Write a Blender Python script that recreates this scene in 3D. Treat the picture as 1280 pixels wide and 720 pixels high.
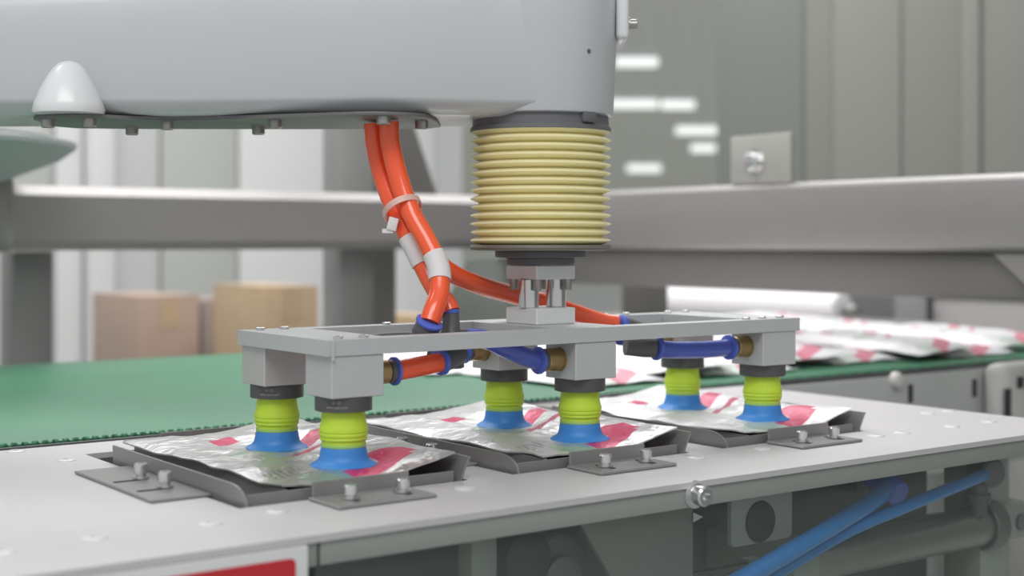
import bpy, bmesh, math, random
from mathutils import Vector, Matrix, noise
random.seed(7)
for o in list(bpy.data.objects): bpy.data.objects.remove(o)
SC = bpy.context.scene
COL = SC.collection

# ------------------------------------------------------------------ camera
# world: X runs along the conveyor (right and away), Y across it (left and away),
# z = 0 is the steel table top, origin below the nearest suction cup.  Metres.
AL = math.radians(53.5)
RD = Vector((math.sin(AL), -math.cos(AL), 0))      # camera right
FD = Vector((math.cos(AL), math.sin(AL), 0))       # camera forward
CAM = Vector((-0.573, -1.007, 0.197))
F_PX, HOR = 1750.0, 300.0
cd = bpy.data.cameras.new('camera'); cam = bpy.data.objects.new('camera', cd); COL.objects.link(cam)
cd.sensor_width = 36.0; cd.lens = F_PX / 1280 * 36
cd.shift_y = -(360 - HOR) / 1280
cam.location = CAM
cam.rotation_euler = (math.pi / 2, 0, -(math.pi / 2 - AL))
cam.rotation_euler = FD.to_track_quat('-Z', 'Y').to_euler()
cd.clip_start = 0.05; cd.clip_end = 200
cd.dof.use_dof = True; cd.dof.focus_distance = 1.27; cd.dof.aperture_fstop = 4.1
SC.camera = cam

# ------------------------------------------------------------------ light
w = bpy.data.worlds.new('hall_light'); SC.world = w; w.use_nodes = True
w.node_tree.nodes['Background'].inputs[0].default_value = (0.97, 0.99, 1.0, 1)
w.node_tree.nodes['Background'].inputs[1].default_value = 0.55
def area(name, loc, target, sx, sy, power, col=(1, 1, 1)):
    l = bpy.data.lights.new(name, 'AREA'); l.shape = 'RECTANGLE'; l.size = sx; l.size_y = sy
    l.energy = power; l.color = col
    o = bpy.data.objects.new(name, l); COL.objects.link(o); o.location = loc
    o.rotation_euler = (Vector(target) - Vector(loc)).to_track_quat('-Z', 'Y').to_euler()
    return o
area('ceiling_luminaire', (0.2, 1.42, 2.35), (0.2, 1.2, 0), 3.0, 0.9, 56)
area('ceiling_luminaire', (-1.2, -1.6, 2.3), (0.2, 0.2, 0), 2.4, 0.9, 40)
area('ceiling_luminaire', (2.6, 2.4, 2.4), (2.4, 2.4, 0), 2.4, 0.8, 40)
area('ceiling_luminaire', (0.6, 3.9, 2.4), (1.0, 4.2, 0), 3.4, 0.8, 55)
SC.view_settings.view_transform = 'Standard'
try: SC.view_settings.look = 'None'
except Exception: pass
SC.view_settings.gamma = 1.0; SC.view_settings.use_curve_mapping = False
SC.view_settings.exposure = 0.0

# ------------------------------------------------------------------ points
def at(u, v, d):                       # a point seen at (u, v), at its own depth d
    return CAM + RD * ((u - 640) / F_PX * d) + FD * d + Vector((0, 0, (HOR - v) / F_PX * d))
def atz(u, v, z=0.0): return at(u, v, (CAM.z - z) * F_PX / (v - HOR))
def aty(u, v, Y): return at(u, v, (Y - CAM.y) / (FD.y + RD.y * (u - 640) / F_PX))
def atx(u, v, X): return at(u, v, (X - CAM.x) / (FD.x + RD.x * (u - 640) / F_PX))

# ------------------------------------------------------------------ materials
def lin(c):
    def f(x):
        x /= 255.0
        return x / 12.92 if x <= 0.04045 else ((x + 0.055) / 1.055) ** 2.4
    return tuple(f(x) for x in c) + (1,)
MATS = {}
def mat(name, rgb, rough=0.5, metal=0.0, var=0.06, scale=30, bump=0.0, bscale=200, coat=0.0, stretch=None, trans=0.0):
    if name in MATS: return MATS[name]
    m = bpy.data.materials.new(name); m.use_nodes = True; nt = m.node_tree; N = nt.nodes; L = nt.links
    b = N['Principled BSDF']
    tc = N.new('ShaderNodeTexCoord'); src = tc.outputs['Object']
    if stretch:
        mp = N.new('ShaderNodeMapping'); mp.inputs['Scale'].default_value = stretch
        L.new(src, mp.inputs[0]); src = mp.outputs[0]
    nz = N.new('ShaderNodeTexNoise'); nz.inputs['Scale'].default_value = scale; nz.inputs['Detail'].default_value = 3
    L.new(src, nz.inputs['Vector'])
    mx = N.new('ShaderNodeMix'); mx.data_type = 'RGBA'
    c = lin(rgb)
    mx.inputs[6].default_value = tuple(x * (1 - var) for x in c[:3]) + (1,)
    mx.inputs[7].default_value = tuple(min(1, x * (1 + var)) for x in c[:3]) + (1,)
    L.new(nz.outputs[0], mx.inputs[0]); L.new(mx.outputs[2], b.inputs['Base Color'])
    b.inputs['Roughness'].default_value = rough; b.inputs['Metallic'].default_value = metal
    if coat: b.inputs['Coat Weight'].default_value = coat; b.inputs['Coat Roughness'].default_value = 0.15
    if trans: b.inputs['Subsurface Weight'].default_value = trans; b.inputs['Subsurface Radius'].default_value = (.012, .010, .006); b.inputs['Subsurface Scale'].default_value = 1.0
    if bump:
        n2 = N.new('ShaderNodeTexNoise'); n2.inputs['Scale'].default_value = bscale
        L.new(src, n2.inputs['Vector'])
        bp = N.new('ShaderNodeBump'); bp.inputs['Strength'].default_value = bump; bp.inputs['Distance'].default_value = 0.001
        L.new(n2.outputs[0], bp.inputs['Height']); L.new(bp.outputs[0], b.inputs['Normal'])
    MATS[name] = m; return m
ARM_WHITE = mat('arm_paint', (194, 197, 199), 0.32, 0, 0.02, 6, coat=0.25)
ARM_WHITE_LIT = mat('arm_paint_lit', (226, 227, 228), 0.3, 0, 0.02, 6, coat=0.3)  # paler copy of the arm paint, boss highlight put into the colour
COVER_GREY = mat('cover_steel', (112, 112, 112), 0.5, 0.3, 0.05)
BOLT = mat('bolt_steel', (168, 166, 162), 0.32, 0.7, 0.1, 200)
SHINY = mat('polished_steel', (218, 218, 218), 0.2, 0.9, 0.04, 80)
RUBBER = mat('black_rubber', (104, 104, 107), 0.5, 0, 0.08, 60)  # black lifted to grey, a milky veil put into the colour
PLASTIC_BLACK = mat('black_plastic', (92, 92, 95), 0.38, 0, 0.05)  # lightened likewise, veil haze included in the tone
CAP_BLACK = mat('cap_black', (84, 84, 84), 0.42, 0.1, 0.05)  # kept above true black to carry the painted-in haze
BELLOWS = mat('bellows_cream', (242, 233, 186), 0.5, 0, 0.03, 40, trans=0.35)
ALU = mat('anodised_aluminium', (192, 195, 195), 0.42, 0.15, 0.04, 60)
ALU_ROUGH = mat('brushed_aluminium', (200, 197, 196), 0.4, 0.25, 0.05, 90, stretch=(1, 1, 0.1))
ORANGE = mat('orange_hose', (255, 96, 54), 0.2, 0, 0.02, 20, coat=0.4)
BLUE_HOSE = mat('blue_hose', (82, 100, 190), 0.3, 0, 0.04, 20, coat=0.2)
BLUE_RING = mat('blue_release_ring', (86, 108, 200), 0.4, 0, 0.04)
SKY_HOSE = mat('light_blue_hose', (48, 128, 200), 0.3, 0, 0.04, coat=0.2)
BRASS = mat('brass', (176, 150, 104), 0.3, 0.75, 0.08, 80)
CUP_GREEN = mat('cup_lime', (196, 226, 64), 0.42, 0, 0.05, 60, trans=0.15)
CUP_GREEN_PALE = mat('cup_lime_pale', (158, 200, 110), 0.45, 0, 0.05, 60)
CUP_BLUE = mat('cup_blue', (62, 136, 212), 0.45, 0, 0.05, 60)
PRINT = mat('white_print', (170, 170, 170), 0.6, 0, 0.02)
TAPE = mat('white_tape', (226, 222, 222), 0.6, 0, 0.04, 80, bump=0.3)
TIE = mat('cable_tie', (232, 190, 180), 0.5, 0, 0.03)
TABLE = mat('table_steel', (206, 203, 205), 0.42, 0.25, 0.035, 9, bump=0.08, bscale=900)
SKIRT = mat('skirt_steel', (150, 156, 150), 0.5, 0.2, 0.04, 12)
TRAY = mat('tray_steel', (152, 150, 149), 0.36, 0.4, 0.06, 14, stretch=(1, .15, 1))
TRAY_DARK = mat('tray_pan', (134, 131, 131), 0.45, 0.1, 0.08, 20)
STAINLESS = mat('stainless_beam', (158, 154, 153), 0.38, 0.45, 0.05, 5)
STAINLESS_DARK = mat('stainless_dark', (124, 121, 118), 0.45, 0.2, 0.06, 5)
POST_GREY = mat('post_grey', (150, 150, 148), 0.5, 0.3, 0.05, 5)
PANEL_GREY = mat('conveyor_panel', (192, 194, 192), 0.45, 0.15, 0.04, 8)
WHITE_BLOCK = mat('white_nylon', (205, 203, 200), 0.5, 0, 0.03, 20)
DARK_HOLE = mat('hole_dark', (58, 60, 60), 0.7, 0, 0.05)
SIGN_WHITE = mat('sign_white', (222, 222, 222), 0.5, 0, 0.02)
SIGN_RED = mat('sign_red', (196, 44, 52), 0.5, 0, 0.04)
CARD = mat('cardboard', (172, 150, 136), 0.8, 0, 0.1, 12)
CARD2 = mat('cardboard_tan', (184, 160, 130), 0.8, 0, 0.1, 12)
ROLL = mat('film_roll_white', (238, 234, 238), 0.5, 0, 0.02)
TEAL = mat('housing_teal', (168, 174, 175), 0.5, 0, 0.08, 4)
WALL = mat('wall_white', (196, 197, 196), 0.8, 0, 0.03, 1)
WALL2 = mat('wall_panel_pale', (182, 184, 178), 0.7, 0, 0.03, 1)
WALL3 = mat('wall_panel_white', (214, 214, 213), 0.7, 0, 0.03, 1)
WALLR = mat('wall_greengrey', (128, 130, 123), 0.7, 0, 0.05, 1)
WALLR2 = mat('wall_greengrey_dark', (119, 122, 117), 0.7, 0, 0.05, 1)
WALLR3 = mat('wall_greengrey_pale', (136, 136, 130), 0.7, 0, 0.05, 1)
CEIL = mat('ceiling_paint', (150, 152, 142), 0.8, 0, 0.04, 1)
FLOOR = mat('floor_epoxy', (176, 178, 176), 0.35, 0, 0.05, 1)
def emitter(name, rgb, s):
    m = bpy.data.materials.new(name); m.use_nodes = True; b = m.node_tree.nodes['Principled BSDF']
    b.inputs['Base Color'].default_value = lin(rgb); b.inputs['Emission Color'].default_value = lin(rgb)
    b.inputs['Emission Strength'].default_value = s; return m
TUBE_LIGHT = emitter('fluorescent_tube', (240, 244, 240), 0.9)

def belt_material():
    m = bpy.data.materials.new('belt_green'); m.use_nodes = True; nt = m.node_tree; N = nt.nodes; L = nt.links
    b = N['Principled BSDF']; tc = N.new('ShaderNodeTexCoord')
    mp = N.new('ShaderNodeMapping'); mp.inputs['Rotation'].default_value = (0, 0, math.radians(45)); L.new(tc.outputs['Object'], mp.inputs[0])
    ch = N.new('ShaderNodeTexVoronoi'); ch.inputs['Scale'].default_value = 190; ch.inputs['Randomness'].default_value = 0.0
    L.new(mp.outputs[0], ch.inputs['Vector'])
    rp = N.new('ShaderNodeValToRGB'); rp.color_ramp.elements[0].color = lin((84, 156, 118)); rp.color_ramp.elements[1].color = lin((40, 102, 72))
    rp.color_ramp.elements[0].position = 0.2; rp.color_ramp.elements[1].position = 0.6
    L.new(ch.outputs['Distance'], rp.inputs[0])
    nz = N.new('ShaderNodeTexNoise'); nz.inputs['Scale'].default_value = 5; L.new(tc.outputs['Object'], nz.inputs['Vector'])
    mx = N.new('ShaderNodeMix'); mx.data_type = 'RGBA'; mx.blend_type = 'MULTIPLY'; mx.inputs[0].default_value = 0.25
    L.new(rp.outputs[0], mx.inputs[6]); L.new(nz.outputs[0], mx.inputs[7]); L.new(mx.outputs[2], b.inputs['Base Color'])
    bp = N.new('ShaderNodeBump'); bp.inputs['Strength'].default_value = 0.6; bp.inputs['Distance'].default_value = 0.001; bp.invert = True
    L.new(ch.outputs['Distance'], bp.inputs['Height']); L.new(bp.outputs[0], b.inputs['Normal'])
    b.inputs['Roughness'].default_value = 0.42
    return m
BELT = belt_material()

def foil_material(name, base, metal, rough, strength=1.0):
    m = bpy.data.materials.new(name); m.use_nodes = True; nt = m.node_tree; N = nt.nodes; L = nt.links
    b = N['Principled BSDF']; tc = N.new('ShaderNodeTexCoord')
    nd = N.new('ShaderNodeTexNoise'); nd.inputs['Scale'].default_value = 40; L.new(tc.outputs['Object'], nd.inputs['Vector'])
    sep = N.new('ShaderNodeSeparateXYZ')
    L.new(tc.outputs['Object'], sep.inputs[0])
    def mth(op, a, bb=None):
        n = N.new('ShaderNodeMath'); n.operation = op
        for i, q in enumerate((a, bb)):
            if q is None: continue
            if isinstance(q, (int, float)): n.inputs[i].default_value = q
            else: L.new(q, n.inputs[i])
        return n.outputs[0]
    X, Y = sep.outputs[0], sep.outputs[1]
    def boxm(cx, cy, hx, hy, shear=0.0):
        x = mth('SUBTRACT', X, cx); y = mth('SUBTRACT', Y, cy)
        if shear: y = mth('SUBTRACT', y, mth('MULTIPLY', x, shear))
        return mth('MULTIPLY', mth('LESS_THAN', mth('ABSOLUTE', x), hx), mth('LESS_THAN', mth('ABSOLUTE', y), hy))
    def ell(cx, cy, rx, ry):
        x = mth('DIVIDE', mth('SUBTRACT', X, cx), rx); y = mth('DIVIDE', mth('SUBTRACT', Y, cy), ry)
        r = mth('ADD', mth('MULTIPLY', x, x), mth('MULTIPLY', y, y))
        return mth('LESS_THAN', mth('ADD', r, mth('MULTIPLY', nd.outputs[0], 0.6)), 1.3)
    mag = [boxm(.018, -.026, .036, .014, .5), boxm(.046, .002, .016, .013, -.3), boxm(.022, .078, .042, .0045, .6),
           boxm(.040, .126, .028, .012, .5), boxm(-.03, .165, .012, .012, .4)]
    cur = None
    def mix(col, mask, prev, fac=1.0):
        n = N.new('ShaderNodeMix'); n.data_type = 'RGBA'
        L.new(mth('MULTIPLY', mask, fac), n.inputs[0])
        if isinstance(prev, tuple): n.inputs[6].default_value = prev
        else: L.new(prev, n.inputs[6])
        n.inputs[7].default_value = col; return n.outputs[2]
    allm = mag[0]
    for k in mag[1:]: allm = mth('MAXIMUM', allm, k)
    grn = mth('MAXIMUM', ell(-.03, -.034, .03, .018), ell(-.03, .09, .03, .014))
    txt = N.new('ShaderNodeTexWave'); txt.inputs['Scale'].default_value = 60; txt.inputs['Distortion'].default_value = 6; txt.inputs['Detail'].default_value = 3
    L.new(tc.outputs['Object'], txt.inputs['Vector'])
    tm = mth('MULTIPLY', mth('GREATER_THAN', txt.outputs[0], 0.62), mth('MAXIMUM', boxm(-.055, -.01, .02, .012, .2), boxm(.035, .155, .03, .012, .1)))
    c = mix(lin((176, 196, 178)), grn, lin(base), 0.8 * strength)
    c = mix(lin((120, 122, 126)), tm, c, 0.6 * strength)
    c = mix(lin((214, 36, 96)), allm, c, strength)
    L.new(c, b.inputs['Base Color'])
    mm = mth('SUBTRACT', metal, mth('MULTIPLY', allm, metal * .8)); L.new(mm, b.inputs['Metallic'])
    b.inputs['Roughness'].default_value = rough
    n2 = N.new('ShaderNodeTexNoise'); n2.inputs['Scale'].default_value = 55; n2.inputs['Detail'].default_value = 4; n2.inputs['Distortion'].default_value = 1.2
    L.new(tc.outputs['Object'], n2.inputs['Vector'])
    bp = N.new('ShaderNodeBump'); bp.inputs['Strength'].default_value = 0.55; bp.inputs['Distance'].default_value = 0.004
    L.new(n2.outputs[0], bp.inputs['Height']); L.new(bp.outputs[0], b.inputs['Normal'])
    return m
FOIL_SILVER = foil_material('foil_silver', (205, 205, 204), 0.75, 0.3)
FOIL_MID = foil_material('foil_mid', (226, 225, 225), 0.5, 0.28)
FOIL_WHITE = foil_material('foil_white', (242, 241, 242), 0.2, 0.32)
FOIL_BELT = foil_material('foil_belt', (244, 242, 244), 0.12, 0.4, 0.7)

def acrylic_material(name, tint, haze):
    m = bpy.data.materials.new(name); m.use_nodes = True; nt = m.node_tree; N = nt.nodes; L = nt.links
    N.remove(N['Principled BSDF']); out = N['Material Output']
    t = N.new('ShaderNodeBsdfTransparent'); t.inputs[0].default_value = (0.97, 0.98, 0.97, 1)
    d = N.new('ShaderNodeBsdfDiffuse'); d.inputs[0].default_value = lin(tint)
    g = N.new('ShaderNodeBsdfGlossy'); g.inputs['Roughness'].default_value = 0.08
    fr = N.new('ShaderNodeValue'); fr.outputs[0].default_value = 0.03
    nz = N.new('ShaderNodeTexNoise'); nz.inputs['Scale'].default_value = 4
    tc = N.new('ShaderNodeTexCoord'); L.new(tc.outputs['Object'], nz.inputs['Vector'])
    ml = N.new('ShaderNodeMath'); ml.operation = 'MULTIPLY_ADD'; ml.inputs[1].default_value = 0.04; ml.inputs[2].default_value = haze - 0.02
    L.new(nz.outputs[0], ml.inputs[0])
    a = N.new('ShaderNodeMixShader'); L.new(ml.outputs[0], a.inputs[0]); L.new(t.outputs[0], a.inputs[1]); L.new(d.outputs[0], a.inputs[2])
    c = N.new('ShaderNodeMixShader'); L.new(fr.outputs[0], c.inputs[0]); L.new(a.outputs[0], c.inputs[1]); L.new(g.outputs[0], c.inputs[2])
    L.new(c.outputs[0], out.inputs['Surface']); return m
ACRYLIC = acrylic_material('guard_acrylic', (186, 196, 190), 0.045)

# ------------------------------------------------------------------ mesh builder
class MB:
    def __init__(s): s.bm = bmesh.new()
    def box(s, x0, x1, y0, y1, z0, z1, bev=0.0, seg=2, M=None):
        vs = [s.bm.verts.new((x, y, z)) for z in (z0, z1) for y in (y0, y1) for x in (x0, x1)]
        fs = [(0, 2, 3, 1), (4, 5, 7, 6), (0, 1, 5, 4), (2, 6, 7, 3), (0, 4, 6, 2), (1, 3, 7, 5)]
        F = [s.bm.faces.new([vs[i] for i in f]) for f in fs]
        if M is not None:
            for v in vs: v.co = M @ v.co
        if bev:
            E = list({e for f in F for e in f.edges})
            bmesh.ops.bevel(s.bm, geom=E, offset=bev, segments=seg, profile=0.5, affect='EDGES')
        return s
    def rings(s, rings, close=True, cap0=True, cap1=True):
        R = [[s.bm.verts.new(p) for p in r] for r in rings]
        n = len(R[0])
        for a, b in zip(R, R[1:]):
            for i in range(n if close else n - 1):
                j = (i + 1) % n
                s.bm.faces.new((a[i], a[j], b[j], b[i]))
        if cap0: s.bm.faces.new(list(reversed(R[0])))
        if cap1: s.bm.faces.new(R[-1])
        return s
    def cyl(s, p0, p1, r0, r1=None, seg=20):
        p0 = Vector(p0); p1 = Vector(p1); r1 = r0 if r1 is None else r1
        q = (p1 - p0).normalized().to_track_quat('Z', 'Y'); ax, ay = q @ Vector((1, 0, 0)), q @ Vector((0, 1, 0))
        ring = lambda p, r: [p + ax * (r * math.cos(2 * math.pi * k / seg)) + ay * (r * math.sin(2 * math.pi * k / seg)) for k in range(seg)]
        return s.rings([ring(p0, r0), ring(p1, r1)])
    def turned(s, p0, p1, prof, seg=24):          # prof: (fraction or metres along, radius)
        p0 = Vector(p0); p1 = Vector(p1); dr = (p1 - p0).normalized()
        q = dr.to_track_quat('Z', 'Y'); ax, ay = q @ Vector((1, 0, 0)), q @ Vector((0, 1, 0))
        return s.rings([[p0 + dr * h + ax * (r * math.cos(2 * math.pi * k / seg)) + ay * (r * math.sin(2 * math.pi * k / seg)) for k in range(seg)] for h, r in prof])
    def lathe(s, prof, c=(0, 0), seg=40):         # prof: (z, r) from low to high
        return s.rings([[(c[0] + r * math.cos(2 * math.pi * k / seg), c[1] + r * math.sin(2 * math.pi * k / seg), z) for k in range(seg)] for z, r in prof])
    def tube(s, pts, r, seg=14, sub=8):
        P = [Vector(p) for p in pts]; Q = [P[0] * 2 - P[1]] + P + [P[-1] * 2 - P[-2]]; path = []
        for i in range(1, len(Q) - 2):
            a, b, c, d = Q[i - 1:i + 3]
            for k in range(sub):
                t = k / sub
                path.append(0.5 * (2 * b + (c - a) * t + (2 * a - 5 * b + 4 * c - d) * t * t + (3 * b - a - 3 * c + d) * t ** 3))
        path.append(P[-1]); rings = []; up = None
        for i, p in enumerate(path):
            t = (path[min(i + 1, len(path) - 1)] - path[max(i - 1, 0)]).normalized()
            if up is None: up = t.orthogonal().normalized()
            up = (up - t * up.dot(t)).normalized(); sd = t.cross(up)
            rings.append([p + up * (r * math.cos(2 * math.pi * k / seg)) + sd * (r * math.sin(2 * math.pi * k / seg)) for k in range(seg)])
        s.path = path
        return s.rings(rings)
    def prism(s, poly, z0, z1, M=None, bev=0.0):
        n0 = len(s.bm.verts)
        lo = [s.bm.verts.new((x, y, z0)) for x, y in poly]; hi = [s.bm.verts.new((x, y, z1)) for x, y in poly]
        n = len(poly); F = [s.bm.faces.new(list(reversed(lo))), s.bm.faces.new(hi)]
        for i in range(n): F.append(s.bm.faces.new((lo[i], lo[(i + 1) % n], hi[(i + 1) % n], hi[i])))
        if M is not None:
            for v in lo + hi: v.co = M @ v.co
        if bev:
            E = list(set(F[0].edges) | set(F[1].edges))
            bmesh.ops.bevel(s.bm, geom=E, offset=bev, segments=2, profile=0.5, affect='EDGES')
        return s
    def sheet(s, path, y0, y1, th, axis='y'):     # a bent sheet: profile path (a, z) extruded along y (or x)
        P = [Vector((a, b)) for a, b in path]; off = []
        for i, p in enumerate(P):
            t = (P[min(i + 1, len(P) - 1)] - P[max(i - 1, 0)]).normalized(); off.append(p + Vector((-t.y, t.x)) * th)
        loop = P + off[::-1]
        mk = (lambda p, q: (p.x, q, p.y)) if axis == 'y' else (lambda p, q: (q, p.x, p.y))
        return s.rings([[mk(p, y0) for p in loop], [mk(p, y1) for p in loop]])
    def mesh(s, name, m, smooth=True):
        bm = s.bm
        bmesh.ops.recalc_face_normals(bm, faces=bm.faces)
        if smooth:
            for f in bm.faces: f.smooth = True
            for e in bm.edges:
                if len(e.link_faces) == 2 and e.calc_face_angle(0) > 0.6: e.smooth = False
        me = bpy.data.meshes.new(name); bm.to_mesh(me); bm.free(); me.materials.append(m); return me
def root_loc(o):
    v = Vector((0, 0, 0))
    while o is not None: v += o.location; o = o.parent
    return v
def obj(name, mb, m, parent=None, loc=None, local=False, smooth=True):
    """link as ONE mesh object; vertices are world positions unless local"""
    if loc is not None: loc = Vector(loc)
    base = root_loc(parent) + (loc or Vector((0, 0, 0)))
    if isinstance(mb, MB):
        if not local: bmesh.ops.translate(mb.bm, verts=mb.bm.verts, vec=-base)
        me = mb.mesh(name, m, smooth)
    else: me = mb
    o = bpy.data.objects.new(name, me); COL.objects.link(o); o.parent = parent
    if loc is not None: o.location = loc
    return o
def solo(name, mb, m, base, label, cat, group=None):
    o = obj(name, mb, m, None, base); return tag(o, label, cat, group)
def tag(o, label=None, cat=None, group=None, kind=None):
    for k, v in (('label', label), ('category', cat), ('group', group), ('kind', kind)):
        if v: o[k] = v
    return o
def thing(name, loc, label, cat, group=None):
    o = bpy.data.objects.new(name, None); COL.objects.link(o); o.location = loc; o.empty_display_size = .05
    return tag(o, label, cat, group)
def struct(name, mb, m, base=(0, 0, 0)): return tag(obj(name, mb, m, None, base), kind='structure')
def copy_tree(o, parent=None):
    c = o.copy(); COL.objects.link(c); c.parent = parent
    for ch in list(o.children): copy_tree(ch, c)
    return c
def socket_bolt(p, axis=(0, 0, 1), r=0.005, h=0.006):
    p = Vector(p); a = Vector(axis).normalized()
    return MB().turned(p, p + a, [(0, r), (h * .85, r), (h, r * .85), (h, r * .5), (h * .5, r * .45)], 14)

# ================================================================== the hall
FZ = -0.86
struct('floor', MB().box(-6, 34, -5, 44, FZ - .05, FZ), FLOOR)
wb = struct('wall_back', MB().box(-4, 3.55, 5.0, 5.15, FZ, 3.2), WALL)
def wallx(u): return aty(u, 300, 5.0).x
for (u0, u1, m, t) in ((-60, 62, WALL2, .02), (66, 99, WALL3, .05), (101, 133, WALL3, .11), (140, 196, WALL, .03), (199, 292, WALL2, .03), (296, 424, WALL3, .03), (470, 540, WALL3, .03)):
    obj('wall_panel', MB().box(wallx(u0), wallx(u1), 5.0 - t, 5.0, FZ, 3.0, .01), m, wb)
wr = struct('wall_right', MB().box(3.0, 3.15, -4, 2.52, FZ, 3.2), WALLR)
def wally(u): return atx(u, 300, 3.0).y
for (u0, u1, m, t) in ((901, 1010, WALLR2, .024), (1010.2, 1046, WALLR, .022), (1046.2, 1132, WALLR3, .026), (1132.2, 1208, WALLR, .022), (1208.2, 1232, WALLR3, .03), (1232.2, 1330, WALLR, .022)):
    obj('wall_panel', MB().box(3.0 - t, 3.0, wally(u1), wally(u0), FZ, 3.0, .01), m, wr)
# far end of the hall, seen between the two walls
def plan(dx, d): return CAM.xy + RD.xy * dx + FD.xy * d
a, b = plan(-6, 42), plan(12, 42); a2, b2 = plan(-6, 42.2), plan(12, 42.2)
struct('wall_far', MB().prism([a, b, b2, a2], FZ, 9), mat('far_wall', (206, 208, 197), .8, 0, .01, .3))
lights = [(769, 822, 75, 'nearest of the white batten lights glowing beside the robot arm tip'),
          (762, 822, 127, 'long white batten light in the second row beside the arm tip'),
          (827, 868, 128, 'white batten light continuing the second row to the right'),
          (845, 896, 160, 'white batten light in the third row, lower right'),
          (864, 894, 182, 'short white batten light below the third row'),
          (784, 826, 207, 'dim white batten light low beside the bellows')]
for (u0, u1, v, lb) in lights:
    dd = (2.2 - CAM.z) * F_PX / (HOR - v)
    x0, x1 = (u0 - 640) / F_PX * dd, (u1 - 640) / F_PX * dd
    hgt = 8 / F_PX * dd
    c0 = plan((x0 + x1) / 2, dd)
    t = thing('batten_light', (c0.x, c0.y, 2.2), lb, 'ceiling light', 'batten lights in the far hall')
    M = Matrix.Translation((c0.x, c0.y, 2.2)) @ Matrix.Rotation(-(math.pi / 2 - AL), 4, 'Z')
    L_ = (x1 - x0) / 2
    obj('housing', MB().box(-L_, L_, -.1, .1, .02, .1, .005, M=M), WALL3, t)
    for q in (-.6, .6): obj('hanger', MB().cyl(M @ Vector((q * L_, 0, .1)), M @ Vector((q * L_, 0, 5)), .008, seg=8), WALL3, t)
    obj('diffuser', MB().box(-L_, L_, -.09, .09, -hgt, .02, .02, M=M), TUBE_LIGHT, t)

# ================================================================== enclosure frame
fr = thing('enclosure_frame', (1.21, 1.5, FZ), 'blurred stainless steel frame of beams and posts behind the conveyor', 'machine frame')
def post_x(u, y): return aty(u, 300, y).x
BZ0, BZ1 = 0.178, 0.2945
obj('beam', MB().box(-2.6, 1.262, 1.5, 1.6, BZ0, BZ1, .017, 1), STAINLESS, fr)
bm2 = obj('beam', MB().box(1.21, 1.31, -2.2, 1.499, BZ0, BZ1, .012, 3), STAINLESS, fr)
obj('lower_rail', MB().box(1.235, 1.30, -2.2, 1.46, .108, BZ0, .006), STAINLESS_DARK, fr)
g0 = atx(1246, 318, 1.232).y
obj('gusset', MB().prism([(g0, BZ0 - .001), (g0 - .19, BZ0 - .001), (g0 - .19, .02)], 1.222, 1.233,
    M=Matrix(((0, 0, 1, 0), (1, 0, 0, 0), (0, 1, 0, 0), (0, 0, 0, 1)))), STAINLESS, fr)
for (u, wd, z1, m) in ((42, .075, BZ0, POST_GREY), (447, .085, .55, POST_GREY)):
    x = post_x(u, 1.6)
    obj('post', MB().box(x - wd / 2, x + wd / 2, 1.601, 1.68, FZ, z1, .006), m, fr)
x = post_x(8, 1.5)
obj('post_cap', MB().box(x - .05, x + .012, 1.488, 1.61, BZ0 - .002, BZ1 + .016, .01), STAINLESS, fr)
x = post_x(480, 1.7)
obj('guide_column', MB().box(x - .035, x + .03, 1.69, 1.76, FZ, .6, .01), STAINLESS_DARK, fr)
x = post_x(500, 1.69)
obj('gusset', MB().prism([(x - .03, BZ1 - .01), (x + .09, BZ1 - .01), (x + .01, BZ1 + .19), (x - .03, BZ1 + .19)], 1.665, 1.68,
    M=Matrix(((1, 0, 0, 0), (0, 0, 1, 0), (0, 1, 0, 0), (0, 0, 0, 1)))), STAINLESS_DARK, fr)
p = at(806, 300, 3.1)
obj('post', MB().box(p.x - .035, p.x + .035, p.y - .04, p.y + .04, FZ, .178, .006), STAINLESS_DARK, fr)
# mounting plate standing on the right-hand beam
ya, yb = atx(990, 200, 1.22).y, atx(915, 200, 1.22).y
pl = obj('mounting_plate', MB().box(1.216, 1.226, ya, yb, BZ1, BZ1 + .085, .002), mat('plate_grey', (176, 174, 168), .45, .3), fr)
yc = (ya + yb) / 2 + .01
obj('bolt', MB().turned((1.216, yc, BZ1 + .038), (1.1, yc, BZ1 + .038), [(0, .022), (.003, .022), (.003, .016), (.014, .016), (.016, .013)], 16), SHINY, pl)

# teal housing of a neighbouring robot link, upper left, out of focus
c = at(-125, 190, 2.25)
t = thing('machine_housing', (c.x, c.y, c.z), 'blurred grey-green rounded machine housing at the left edge', 'machine housing')
obj('housing_shell', MB().lathe([(c.z - .062, .10), (c.z - .04, .17), (c.z - .01, .245), (c.z + .01, .272), (c.z + .018, .272), (c.z + .022, .25), (c.z + .026, .22)], (c.x, c.y), 48), TEAL, t)
obj('lid', MB().lathe([(c.z + .0265, .235), (c.z + .04, .225), (c.z + .044, .2)], (c.x, c.y), 48), mat('housing_lid', (150, 152, 148), .5), t)
obj('support_arm', MB().box(c.x - .05, c.x + .05, c.y - .05, c.y + .05, FZ, c.z - .0625, .01), TEAL, t)

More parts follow.
